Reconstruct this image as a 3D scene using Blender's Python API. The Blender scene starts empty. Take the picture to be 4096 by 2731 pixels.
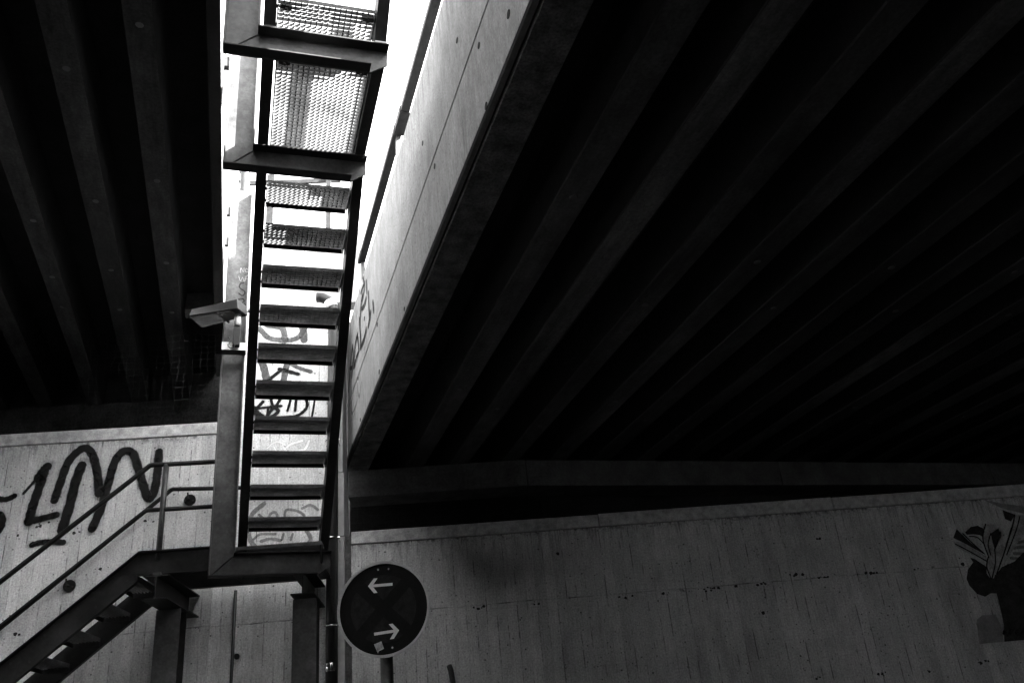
import bpy, math, random, json
from mathutils import Matrix, Vector
random.seed(7)
S = bpy.context.scene
C = S.collection
A = math.radians(12.57)            # skew of the abutment against the bridge beams
GZ = -1.6                          # pavement level (the eye is the origin)

# ------------------------------------------------------------------ camera
cam = bpy.data.cameras.new('camera'); co = bpy.data.objects.new('camera', cam); C.objects.link(co)
cam.sensor_width = 36; cam.lens = 30.504; cam.clip_start = 0.05; cam.clip_end = 600
RX, RY, RF = (0.95533, -0.281987, -0.08847), (0.046406, 0.438763, -0.897404), (0.291874, 0.853212, 0.432249)
co.matrix_world = Matrix(((RX[0], -RY[0], -RF[0], 0), (RX[1], -RY[1], -RF[1], 0), (RX[2], -RY[2], -RF[2], 0), (0, 0, 0, 1)))
S.camera = co
# ------------------------------------------------------------------ sky and sun
SUN = Vector((1.15, -0.7, 1.0)).normalized()
w = bpy.data.worlds.new('World'); S.world = w; w.use_nodes = True
nt = w.node_tree; bg = nt.nodes['Background']
sky = nt.nodes.new('ShaderNodeTexSky'); sky.sky_type = 'NISHITA'; sky.sun_disc = False
sky.sun_elevation = math.asin(SUN.z); sky.sun_rotation = math.atan2(SUN.x, SUN.y)
bw = nt.nodes.new('ShaderNodeRGBToBW')          # the photograph is black and white
nt.links.new(sky.outputs[0], bw.inputs[0]); nt.links.new(bw.outputs[0], bg.inputs[0]); bg.inputs[1].default_value = 0.15
sl = bpy.data.lights.new('sun', 'SUN'); sl.energy = 4.0; sl.angle = math.radians(0.5); sl.color = (1, 1, 1)
so = bpy.data.objects.new('sun', sl); C.objects.link(so); so.rotation_euler = SUN.to_track_quat('Z', 'Y').to_euler()
S.view_settings.view_transform = 'Standard'; S.view_settings.look = 'None'
S.view_settings.exposure = 5.1; S.view_settings.gamma = 1
S.render.engine = 'CYCLES'
S.cycles.use_denoising = True
S.cycles.max_bounces = 8; S.cycles.diffuse_bounces = 4; S.cycles.transparent_max_bounces = 12
S.cycles.sample_clamp_indirect = 4

# ------------------------------------------------------------------ materials
class NT:
    def __init__(s, name):
        s.m = bpy.data.materials.new(name); s.m.use_nodes = True; s.t = s.m.node_tree
        s.p = s.t.nodes['Principled BSDF']; s.p.inputs['Roughness'].default_value = .85
        s.tc = s.n('TexCoord')
    def n(s, k): return s.t.nodes.new('ShaderNode' + k)
    def put(s, sock, v):
        if isinstance(v, (int, float)): sock.default_value = v
        elif isinstance(v, tuple): sock.default_value = v
        else: s.t.links.new(v, sock)
    def f(s, op, a, b=0.0, c=None, clamp=False):
        k = s.n('Math'); k.operation = op; k.use_clamp = clamp; s.put(k.inputs[0], a); s.put(k.inputs[1], b)
        if c is not None: s.put(k.inputs[2], c)
        return k.outputs[0]
    def map(s, scale, loc=(0, 0, 0)):
        k = s.n('Mapping'); s.put(k.inputs[0], s.tc.outputs['Object']); k.inputs['Scale'].default_value = scale; k.inputs['Location'].default_value = loc
        return k.outputs[0]
    def noise(s, scale, vec=None, detail=4.0, rough=.6):
        k = s.n('TexNoise'); k.inputs['Scale'].default_value = scale; k.inputs['Detail'].default_value = detail; k.inputs['Roughness'].default_value = rough
        s.put(k.inputs['Vector'], vec if vec is not None else s.tc.outputs['Object']); return k.outputs[0]
    def voro(s, scale, vec=None, col=False):
        k = s.n('TexVoronoi'); k.inputs['Scale'].default_value = scale; s.put(k.inputs['Vector'], vec if vec is not None else s.tc.outputs['Object'])
        return (k.outputs['Distance'], k.outputs['Color']) if col else k.outputs['Distance']
    def xyz(s):
        k = s.n('SeparateXYZ'); s.put(k.inputs[0], s.tc.outputs['Object']); return k.outputs
    def rng(s, v, a, b, c, d):
        k = s.n('MapRange'); s.put(k.inputs[0], v)
        for i, q in enumerate((a, b, c, d)): k.inputs[i + 1].default_value = q
        return k.outputs[0]
    def grey(s, v): 
        k = s.n('CombineColor'); 
        for i in range(3): s.put(k.inputs[i], v)
        s.put(s.p.inputs['Base Color'], k.outputs[0])
    def bump(s, h, strength=.3, dist=.01):
        k = s.n('Bump'); k.inputs['Strength'].default_value = strength; k.inputs['Distance'].default_value = dist
        s.put(k.inputs['Height'], h); s.put(s.p.inputs['Normal'], k.outputs[0])

def mat_plain(name, g, rough=.8, metal=0.0, var=.18, scale=9.0, spec=.3):
    m = NT(name); a = m.noise(scale); b = m.noise(scale * 9, detail=2)
    v = m.f('MULTIPLY', m.rng(a, .3, .7, g * (1 - var), g * (1 + var)), m.rng(b, .3, .7, 1 - var * .6, 1 + var * .6))
    m.grey(v); m.p.inputs['Roughness'].default_value = rough; m.p.inputs['Metallic'].default_value = metal
    m.p.inputs['Specular IOR Level'].default_value = spec
    m.bump(b, .15, .004); return m.m

def mat_board(name, base, ztop):
    """board-marked concrete; object z is measured from the pavement, ztop = height of the coping joint"""
    m = NT(name); x, y, z = m.xyz()
    q = m.f('DIVIDE', x, .0955); fr = m.f('FRACT', q); idx = m.f('FLOOR', q); jx = m.f('FLOOR', m.f('ADD', q, .5))
    wn = m.n('TexWhiteNoise'); wn.noise_dimensions = '1D'; m.put(wn.inputs['W'], idx)
    tone = m.rng(wn.outputs[0], 0, 1, .90, 1.09)
    edge = m.f('ABSOLUTE', m.f('SUBTRACT', fr, .5))
    cv = m.n('CombineXYZ'); m.put(cv.inputs[0], m.f('MULTIPLY', jx, 5.173)); m.put(cv.inputs[2], m.f('MULTIPLY', z, 2.6))
    dash = m.rng(m.noise(1.0, cv.outputs[0], 4, .75), .50, .60, 0, 1)
    rag = m.f('MULTIPLY', m.f('SUBTRACT', m.noise(40, None, 3), .5), .08)
    line = m.f('MULTIPLY', m.rng(m.f('ADD', edge, rag), .425, .475, 0, 1), m.f('MAXIMUM', dash, .10), clamp=True)
    grain = m.noise(6.0, m.map((14, 1, 1.0)), 5, .65)
    big = m.noise(.7, None, 5, .6); mid = m.noise(5.0, None, 4)
    d, col = m.voro(34, m.map((1, .05, .8), (.37, 0, .61)), True)
    sp = m.n('SeparateColor'); m.put(sp.inputs[0], col)
    pore = m.f('MULTIPLY', m.rng(d, .14, .26, 1, 0), m.f('MULTIPLY', m.rng(sp.outputs[0], .60, .9, 0, 1), m.rng(m.noise(2.3), .36, .58, 0, 1)), clamp=True)
    d3, col3 = m.voro(15, m.map((1, .05, 1.1), (.7, 0, .2)), True)
    sp3 = m.n('SeparateColor'); m.put(sp3.inputs[0], col3)
    pore3 = m.f('MULTIPLY', m.rng(m.f('ADD', d3, m.f('MULTIPLY', m.f('SUBTRACT', mid, .5), .2)), .07, .15, 1, 0), m.rng(sp3.outputs[1], .72, .9, 0, 1), clamp=True)
    zz = m.f('ADD', z, m.f('MULTIPLY', m.f('SUBTRACT', m.noise(1.1), .5), .05))
    sd = m.f('ABSOLUTE', m.f('SUBTRACT', zz, 2.92))
    seam = m.f('MULTIPLY', m.rng(sd, .002, .008, 1, 0), m.rng(m.noise(4), .42, .6, .1, .7), clamp=True)
    spall = m.f('MULTIPLY', m.rng(sd, .01, .035, 1, 0), m.rng(m.noise(13, None, 4, .7), .60, .66, 0, .8), clamp=True)
    drip = m.f('MULTIPLY', m.rng(z, ztop - .30, ztop, 0, 1), m.rng(m.noise(3.0, m.map((9, 1, .8)), 5, .75), .50, .66, 0, .75), clamp=True)
    crust = m.f('MULTIPLY', m.rng(z, ztop - .07, ztop, 0, 1), m.rng(m.noise(17, None, 4, .7), .45, .62, 0, .85), clamp=True)
    stain = m.rng(m.noise(1.3, m.map((2.2, 1, .45), (3, 0, 1)), 6, .7), .52, .74, 0, .45)
    fine = m.noise(62, None, 3, .7)
    v = m.f('MULTIPLY', tone, m.rng(grain, .3, .7, base * .82, base * 1.15))
    v = m.f('MULTIPLY', v, m.rng(big, .3, .7, .80, 1.16)); v = m.f('MULTIPLY', v, m.rng(mid, .3, .7, .88, 1.1))
    v = m.f('MULTIPLY', v, m.rng(fine, .3, .7, .68, 1.32))
    dark = m.f('MULTIPLY', line, .66)
    for q_ in (m.f('MULTIPLY', pore, .7), m.f('MULTIPLY', pore3, .8), seam, spall, drip, crust, stain): dark = m.f('MAXIMUM', dark, q_)
    v = m.f('MULTIPLY', v, m.f('SUBTRACT', 1.0, dark)); m.grey(v); m.p.inputs['Roughness'].default_value = .9; m.p.inputs['Specular IOR Level'].default_value = .2
    h = m.f('ADD', m.f('MULTIPLY', wn.outputs[0], .25), m.f('ADD', m.f('MULTIPLY', grain, .35), m.f('MULTIPLY', dark, -.9)))
    m.bump(h, .5, .006); return m.m

def mat_fascia(name, base):
    m = NT(name); x, y, z = m.xyz()
    st = m.noise(3.0, m.map((1, 2.0, .7)), 9, .8); st2 = m.noise(12.0, m.map((1, 2.2, .9)), 5, .7); big = m.noise(1.2)
    v = m.f('MULTIPLY', m.f('MULTIPLY', m.rng(st, .3, .7, base * .66, base * 1.2), m.rng(st2, .3, .7, .78, 1.15)), m.rng(big, .3, .7, .80, 1.15))
    d, col = m.voro(26, m.map((1, 1.8, .8)), True); sp = m.n('SeparateColor'); m.put(sp.inputs[0], col)
    pit = m.f('MULTIPLY', m.rng(d, .12, .26, 1, 0), m.f('MULTIPLY', m.rng(sp.outputs[0], .30, .6, 0, 1), m.rng(st2, .40, .54, 0, 1)), clamp=True)
    top = m.f('MULTIPLY', m.rng(z, 1.05, 1.48, 0, 1), m.rng(m.noise(6.0, m.map((1, 4, .35)), 5, .7), .46, .62, 0, 1), clamp=True)
    strk = m.rng(m.noise(1.6, m.map((1, 4.5, .5), (0, 3, 1)), 8, .8), .55, .74, 0, .55)
    drk = m.f('MAXIMUM', strk, m.f('MAXIMUM', m.f('MULTIPLY', pit, .8), m.f('MULTIPLY', top, .7)))
    fine = m.noise(75, None, 3, .7)
    v = m.f('MULTIPLY', m.f('MULTIPLY', v, m.rng(fine, .3, .7, .76, 1.24)), m.f('SUBTRACT', 1.0, drk)); m.grey(v); m.p.inputs['Roughness'].default_value = .9
    m.bump(m.f('SUBTRACT', st2, drk), .4, .006); return m.m

def mat_streak(name, base):
    m = NT(name); a = m.noise(1.6, m.map((3, .35, 3)), 6, .7); b = m.noise(.8, m.map((1, 1, 1), (4, 2, 1)), 4); c = m.noise(45, None, 3, .7); d = m.noise(9, m.map((1, .5, 1)), 5, .75)
    v = m.f('MULTIPLY', m.rng(a, .3, .7, base * .45, base * 1.45), m.rng(b, .3, .7, .55, 1.35))
    v = m.f('MULTIPLY', m.f('MULTIPLY', v, m.rng(c, .3, .7, .7, 1.3)), m.rng(d, .35, .65, .72, 1.18))
    oi = m.n('ObjectInfo'); v = m.f('MULTIPLY', v, m.rng(oi.outputs['Random'], 0, 1, .5, 1.4)); m.grey(v); m.p.inputs['Roughness'].default_value = .95; m.p.inputs['Specular IOR Level'].default_value = .1
    return m.m

def mat_galv(name, base, metal=.35, rough=.5):
    m = NT(name); d, col = m.voro(60, None, True); sp = m.n('SeparateColor'); m.put(sp.inputs[0], col)
    n1 = m.noise(3.5, None, 5, .6); n2 = m.noise(24, None, 4, .7)
    v = m.f('MULTIPLY', m.rng(sp.outputs[0], 0, 1, base * .86, base * 1.12), m.rng(n1, .3, .7, .38, 1.7))
    v = m.f('MULTIPLY', v, m.rng(n2, .35, .68, .85, 1.12)); m.grey(v)
    m.p.inputs['Metallic'].default_value = metal; m.p.inputs['Specular IOR Level'].default_value = .15
    m.put(m.p.inputs['Roughness'], m.rng(n1, .3, .7, rough - .1, rough + .15)); m.bump(n2, .12, .003); return m.m

def mat_paint(name, g, soft=.12, op=1.0, mott=.25):
    m = NT(name); uv = m.n('UVMap'); sx = m.n('SeparateXYZ'); m.put(sx.inputs[0], uv.outputs[0])
    e = m.f('SUBTRACT', .5, m.f('ABSOLUTE', m.f('SUBTRACT', sx.outputs[1], .5)))
    nz = m.noise(30, None, 4, .7)
    al = m.rng(m.f('ADD', e, m.f('MULTIPLY', m.f('SUBTRACT', nz, .5), soft)), 0.005, soft + .01, 0, op)
    al = m.f('MULTIPLY', al, m.rng(m.noise(9, None, 4), .25, .6, 1 - mott, 1))
    m.grey(m.rng(m.noise(14), .3, .7, g * .85, g * 1.2)); m.p.inputs['Roughness'].default_value = .7; m.p.inputs['Specular IOR Level'].default_value = .06
    tr = m.n('BsdfTransparent'); mx = m.n('MixShader'); m.put(mx.inputs[0], al); m.put(mx.inputs[1], tr.outputs[0]); m.put(mx.inputs[2], m.p.outputs[0])
    m.put(m.t.nodes['Material Output'].inputs[0], mx.outputs[0]); return m.m

M = dict(
 wall=mat_board('board_marked_concrete', .46, 4.765), walll=mat_board('low_board_marked_concrete', .46, 3.565), fascia=mat_fascia('weathered_concrete', .25),
 soffit=mat_streak('rib_concrete', .078), edgesoff=mat_plain('stained_edge_concrete', .085, .95, var=.7, scale=7), soffitl=mat_streak('left_rib_concrete', .045), soffit2=mat_plain('dark_shade_concrete', .016, .95, var=.4, scale=4),  # flank, slab and recess tone holds their shade, darker than the rib undersides
 coping=mat_plain('coping_concrete', .38, .95, var=.35, scale=14), plain=mat_plain('plain_concrete', .34, .95, var=.2, scale=2),
 galv=mat_galv('galvanised_steel', .062), galvd=mat_galv('dull_galvanised_steel', .02, .3, .55), wallgap=mat_board('pale_board_marked_concrete', .62, 6.13), galvc=mat_galv('lit_column_steel', .07, .2, .6), grate=mat_galv('grating_steel', .095, .2, .55),
 dark=mat_plain('dark_steel', .03, .6, .2, var=.4, scale=20, spec=.15), black=mat_plain('black_rubber', .02, .6),
 bright=mat_plain('bright_steel', .62, .25, .9, var=.1), pvc=mat_plain('dark_pipe_plastic', .014, .35, 0, var=.3, scale=6, spec=.22),
 rail=mat_plain('rail_paint', .013, .6, 0, var=.35, scale=18, spec=.12), lampm=mat_plain('lamp_housing', .02, .5, .2, var=.25, scale=14), glass=mat_plain('lamp_glass', .06, .15, 0, spec=.5),
 asphalt=mat_plain('asphalt', .07, .95, var=.3, scale=14), paving=mat_plain('pavement_concrete', .11, .95, var=.25, scale=3),
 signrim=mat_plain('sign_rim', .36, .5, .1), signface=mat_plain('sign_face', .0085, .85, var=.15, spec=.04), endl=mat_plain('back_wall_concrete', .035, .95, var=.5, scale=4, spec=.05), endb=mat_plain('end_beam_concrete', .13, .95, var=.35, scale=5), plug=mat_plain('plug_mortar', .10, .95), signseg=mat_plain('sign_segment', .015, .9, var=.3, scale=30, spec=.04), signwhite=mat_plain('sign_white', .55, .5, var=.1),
 sticker=mat_plain('sticker_paper', .30, .7, var=.5, scale=40),
 pblack=mat_paint('black_spray', .010, .10, 1.0, .10), pgrey=mat_paint('grey_spray', .055, .12, .85), pwhite=mat_paint('white_spray', .85, .16), ppale=mat_paint('pale_spray', .13, .10, .6), phalo=mat_paint('overspray_mist', .03, .48, .42, .4), pfaint=mat_paint('faint_smear', .2, .3, .35, .6), pchalk=mat_paint('chalk', .5, .2, .5),
 postd=mat_plain('poster_black', .03, .8, var=.5, scale=12, spec=.05), postg=mat_plain('poster_grey', .30, .8, var=.5, scale=10), postm=mat_plain('poster_mid', .2, .8, var=.3, scale=10),
 hole=mat_plain('hole_grime', .03, .95, spec=.05), net=mat_plain('net_cord', .055, .9), rubber=mat_plain('cable_black', .015, .5))

# ------------------------------------------------------------------ mesh helpers
class MB:
    def __init__(s): s.v = []; s.f = []; s.uv = None
    def add(s, vs, fs):
        o = len(s.v); s.v += [tuple(p) for p in vs]; s.f += [tuple(i + o for i in q) for q in fs]; return s
    def box(s, x0, x1, y0, y1, z0, z1):
        return s.add([(x0, y0, z0), (x1, y0, z0), (x1, y1, z0), (x0, y1, z0), (x0, y0, z1), (x1, y0, z1), (x1, y1, z1), (x0, y1, z1)],
                     [(0, 3, 2, 1), (4, 5, 6, 7), (0, 1, 5, 4), (1, 2, 6, 5), (2, 3, 7, 6), (3, 0, 4, 7)])
    def sweep(s, prof, pts):
        """prof: list of closed loops (same count), one for each station in pts"""
        n = len(prof[0]); o = len(s.v)
        for l in prof: s.v += [tuple(p) for p in l]
        for i in range(len(prof) - 1):
            for j in range(n):
                k = (j + 1) % n; s.f.append((o + i * n + j, o + i * n + k, o + (i + 1) * n + k, o + (i + 1) * n + j))
        s.f.append(tuple(o + j for j in reversed(range(n)))); e = o + (len(prof) - 1) * n; s.f.append(tuple(e + j for j in range(n))); return s
    def prism(s, poly, a, b, ax='y'):
        def P(p, t): return {'x': (t, p[0], p[1]), 'y': (p[0], t, p[1]), 'z': (p[0], p[1], t)}[ax]
        return s.sweep([[P(p, a) for p in poly], [P(p, b) for p in poly]], None)
    def tube(s, path, r, n=12):
        path = [Vector(p) for p in path]; loops = []; up = None
        for i, p in enumerate(path):
            t = (path[min(i + 1, len(path) - 1)] - path[max(i - 1, 0)]).normalized()
            if up is None: up = Vector((0, 0, 1)) if abs(t.z) < .9 else Vector((1, 0, 0))
            a = t.cross(up).normalized(); b = t.cross(a).normalized(); up = -b
            rr = r[i] if isinstance(r, (list, tuple)) else r
            loops.append([p + (a * math.cos(2 * math.pi * k / n) + b * math.sin(2 * math.pi * k / n)) * rr for k in range(n)])
        return s.sweep(loops, None)
    def disc(s, c, r, t, ax='y', n=32, r2=None):
        r2 = r if r2 is None else r2; L = []
        for q, rr in ((0, r), (t, r2)):
            l = []
            for k in range(n):
                a = 2 * math.pi * k / n; u, v = math.cos(a) * rr, math.sin(a) * rr
                l.append({'y': (c[0] + u, c[1] + q, c[2] + v), 'x': (c[0] + q, c[1] + u, c[2] + v), 'z': (c[0] + u, c[1] + v, c[2] + q)}[ax])
            L.append(l)
        return s.sweep(L, None)

def put(o, frame, base):
    p = Vector(base)
    if frame == 'w': p = Matrix.Rotation(-A, 3, 'Z') @ p; o.rotation_euler = (0, 0, -A)
    elif frame: o.rotation_euler = (0, 0, frame); p = Matrix.Rotation(frame, 3, 'Z') @ p
    o.location = p
def tag(o, label, cat, group=None, kind=None):
    if label: o['label'] = label
    if cat: o['category'] = cat
    if group: o['group'] = group
    if kind: o['kind'] = kind
def mesh(name, mb, m, base=(0, 0, 0), smooth=False):
    me = bpy.data.meshes.new(name); b = Vector(base)
    me.from_pydata([tuple(Vector(p) - b) for p in mb.v], [], mb.f); me.update()
    if mb.uv:
        ul = me.uv_layers.new(name='UVMap')
        for lp in me.loops: ul.data[lp.index].uv = mb.uv[lp.vertex_index]
    if smooth:
        for p in me.polygons: p.use_smooth = len(p.vertices) == 4
    me.materials.append(M[m]); return me
class Thing:
    def __init__(s, name, label, cat, base=(0, 0, 0), frame=None, group=None, kind=None):
        s.base = base; s.o = bpy.data.objects.new(name, None); s.o.empty_display_size = .1; C.objects.link(s.o); put(s.o, frame, base); tag(s.o, label, cat, group, kind)
    def part(s, name, mb, m, parent=None, smooth=False, bevel=0.0, label=None):
        me = mb if isinstance(mb, bpy.types.Mesh) else mesh(name, mb, m, s.base, smooth)
        o = bpy.data.objects.new(name, me); C.objects.link(o); o.parent = parent or s.o
        if bevel: bv(o, bevel)
        if label: o['label'] = label
        return o
def bv(o, wd):
    b = o.modifiers.new('bevel', 'BEVEL'); b.width = wd; b.segments = 2; b.limit_method = 'ANGLE'; b.angle_limit = .6
def single(name, label, cat, mb, m, base=(0, 0, 0), frame=None, group=None, kind=None, smooth=False, bevel=0.0):
    o = bpy.data.objects.new(name, mesh(name, mb, m, base, smooth)); C.objects.link(o); put(o, frame, base); tag(o, label, cat, group, kind)
    if bevel: bv(o, bevel)
    return o

# ------------------------------------------------------------------ the setting
g = MB(); g.add([(-250, -250, GZ), (250, -250, GZ), (250, 250, GZ), (-250, 250, GZ)], [(0, 1, 2, 3)])
single('ground', None, None, g, 'paving', (0, 0, GZ), kind='structure')
g = MB(); g.add([(-90, -5.2, GZ + .004), (90, -5.2, GZ + .004), (90, 3.2, GZ + .004), (-90, 3.2, GZ + .004)], [(0, 1, 2, 3)])
single('road', None, None, g, 'asphalt', (0, 0, GZ), 'w', kind='structure')
g = MB(); g.box(-90, 90, 3.2, 3.35, GZ - .05, GZ + .12)
single('kerb', None, None, g, 'plain', (0, 3.2, GZ), 'w', kind='structure', bevel=.015)

# abutment: left (high), between the decks, right (low)  -- frame 'w': x along wall, y = depth
NW = 8.35
def wall_thing(u0, u1, ztop, label, d=NW, thick=.5, coping=True, name='abutment_wall', mname='wall'):
    t = Thing(name, label, 'wall', (u0, d, GZ), 'w')
    # keep texture coordinates continuous: the mesh is in thing coordinates
    me = MB(); zt = ztop - (.13 if coping else 0)
    me.box(u0, u1, d, d + thick, GZ - .2, zt)
    o = t.part('wall_face', me, mname)
    if coping:
        n = int((u1 - u0) / 2.4) + 1
        for i in range(n):
            a, b = u0 + i * 2.4, min(u1, u0 + (i + 1) * 2.4)
            if b - a < .05: continue
            c = MB(); c.box(a + .002, b - .002, d - .012, d + thick, zt + .006, ztop + random.uniform(-.004, .004))
            t.part('coping', c, 'coping', bevel=.008)
        j = MB(); j.box(u0 + .01, u1 - .01, d + .01, d + thick - .02, zt - .001, zt + .007); t.part('joint', j, 'hole')
    return t
wl = wall_thing(-50, -2.07, 3.295, 'tall board-marked concrete wall behind the lower stair flight, left of the gap')
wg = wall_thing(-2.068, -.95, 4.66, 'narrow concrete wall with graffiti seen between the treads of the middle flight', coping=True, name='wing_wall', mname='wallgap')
wr = wall_thing(-.80, 58, 2.095, 'low board-marked concrete wall behind the round sign, under the right deck', mname='walll')
pl = MB(); pl.box(-.948, -.86, NW - .03, NW + .4, GZ - .2, 2.05); pl2 = MB(); pl2.box(-.948, -.86, NW - .03, NW + .4, 2.056, 2.68); pl3 = MB(); pl3.box(-.948, -.872, NW - .03, NW + .4, 2.686, 4.4)
t = Thing('pilaster', 'slim concrete pilaster between downpipe and low right wall', 'pilaster', (-.9, NW, GZ), 'w')
for q in (pl, pl2, pl3): t.part('block', q, 'plain', bevel=.004)
q = MB(); q.box(-.858, -.802, NW + .03, NW + .4, GZ - .2, 2.06); t.part('joint_strip', q, 'soffit')
# upper parapet behind the gap wall
q = MB(); q.box(-2.6, -.70, NW + .12, NW + .32, 4.665, 5.62)
single('parapet_wall', 'pale low parapet wall on top of the graffiti wall between the decks', 'wall', q, 'fascia', (-1.6, NW + .2, 4.66), 'w')
q = MB()
t = Thing('fence', 'grey fence posts standing behind the pale parapet above the gap wall', 'fence', (-1.5, 9.5, 4.6), 'w')
for a, b in ((-1.957, -1.871), (-1.199, -1.138)):
    q = MB(); q.box(a, b, 9.5, 9.56, 4.6, 7.2); t.part('post', q, 'rail')
q = MB(); q.box(-2.2, -1.02, 9.57, 9.6, 7.1, 7.16); t.part('rail', q, 'rail')
q = MB(); q.box(-1.13, -1.0, 9.57, 9.6, 6.30, 6.36); t.part('rail', q, 'rail')
# bank of earth behind the wall
q = MB(); q.box(-50, 58, NW + 2.6, 60, GZ, 3.4)
single('embankment', None, None, q, 'paving', (0, 12, GZ), 'w', kind='structure')

# bearing shelves, diaphragm walls behind the copings
t = Thing('bearing_shelf', 'dark bearing ledge and end beam behind the low right wall', 'bridge support', (3, 9, 2), 'w')
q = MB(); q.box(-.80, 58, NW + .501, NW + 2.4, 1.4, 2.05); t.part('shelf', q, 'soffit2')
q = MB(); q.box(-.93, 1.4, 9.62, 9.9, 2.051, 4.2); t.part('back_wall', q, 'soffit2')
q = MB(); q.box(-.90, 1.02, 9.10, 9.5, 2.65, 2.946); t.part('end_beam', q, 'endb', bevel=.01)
# second length of the end beam runs square to the beams
def w2(u, n): return (u * math.cos(A) + n * math.sin(A), -u * math.sin(A) + n * math.cos(A))
ex, ey = w2(1.03, 9.10)
t = Thing('end_beam', 'long dim concrete end beam under the right deck, square to the ribs', 'beam', (ex, ey, 2.65))
for i in range(14):
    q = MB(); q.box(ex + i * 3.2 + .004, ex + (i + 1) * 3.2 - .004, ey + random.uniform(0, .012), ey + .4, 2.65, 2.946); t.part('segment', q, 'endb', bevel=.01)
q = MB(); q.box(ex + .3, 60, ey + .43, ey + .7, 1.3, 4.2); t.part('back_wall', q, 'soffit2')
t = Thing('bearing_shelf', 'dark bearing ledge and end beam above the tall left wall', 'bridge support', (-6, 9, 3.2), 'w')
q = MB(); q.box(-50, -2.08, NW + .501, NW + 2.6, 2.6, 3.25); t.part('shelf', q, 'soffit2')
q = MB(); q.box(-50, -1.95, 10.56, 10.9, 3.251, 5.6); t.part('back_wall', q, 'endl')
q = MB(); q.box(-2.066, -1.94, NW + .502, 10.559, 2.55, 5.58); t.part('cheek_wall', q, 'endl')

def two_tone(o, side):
    # underside paler than the flanks, which carry shade in their colour
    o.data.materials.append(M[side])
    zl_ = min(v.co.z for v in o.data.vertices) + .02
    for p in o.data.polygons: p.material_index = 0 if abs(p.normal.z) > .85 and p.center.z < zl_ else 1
# right deck
Y0, Y1 = -9.0, 9.62
def fx(y): return 1.1426 - .00966 * y
t = Thing('bridge_deck', 'right bridge deck with ribbed dark underside and pale concrete edge', 'bridge deck', (1.1, 0, 2.95))
RD = t
def rsweep(prof, m, name, th, ya=Y0, yb=9.58, **k):
    q = MB(); q.sweep([[(fx(y) + a, y, b) for a, b in prof] for y in (ya, yb)], None); return th.part(name, q, m, **k)
rsweep([(0, 2.990), (.27, 2.990), (.285, 3.3), (.30, 3.527), (0, 3.527)], 'fascia', 'edge_beam', t)
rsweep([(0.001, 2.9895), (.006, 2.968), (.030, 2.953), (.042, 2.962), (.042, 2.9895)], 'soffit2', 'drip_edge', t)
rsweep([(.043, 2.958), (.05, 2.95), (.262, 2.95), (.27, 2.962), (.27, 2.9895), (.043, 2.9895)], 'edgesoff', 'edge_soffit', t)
rsweep([(0.0, 3.547), (.22, 3.547), (.22, 4.44), (.012, 4.445), (0, 4.43)], 'fascia', 'parapet', t)
rsweep([(.03, 3.528), (.2, 3.528), (.2, 3.546), (.03, 3.546)], 'hole', 'joint', t)
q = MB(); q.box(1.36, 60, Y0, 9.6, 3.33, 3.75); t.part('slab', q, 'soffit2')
xs = [1.903, 2.372, 2.92, 3.467, 3.985, 4.53] + [4.53 + .53 * i for i in range(1, 40)]
random.seed(3)
for i, x in enumerate(xs):
    q = MB(); wd = .20 + random.uniform(-.012, .012); zb = 2.95 + random.uniform(-.006, .006); e = random.uniform(-.004, .006)
    q.sweep([[(x - wd + dx, y, zb), (x - .005 + dx, y, zb), (x + dx, y, zb + .005), (x + .035 + dx, y, 3.335), (x - wd - .035 + dx, y, 3.335), (x - wd - .008 + dx, y, zb + .01)] for y, dx in ((Y0, 0), (-2.5, e), (3.5, -e), (9.56, 0))], None)
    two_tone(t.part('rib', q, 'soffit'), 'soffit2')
    if i < 12:
        for y in (1.2 + i * .37 % 1, 3.9 + (i * .61) % 1.3, 6.8 + (i * .43) % 1.1):
            d = MB(); d.disc((x - wd * .5, y, zb - .004), .022, .006, 'z', 10, .03); t.part('form_plug', d, 'plug')
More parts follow.
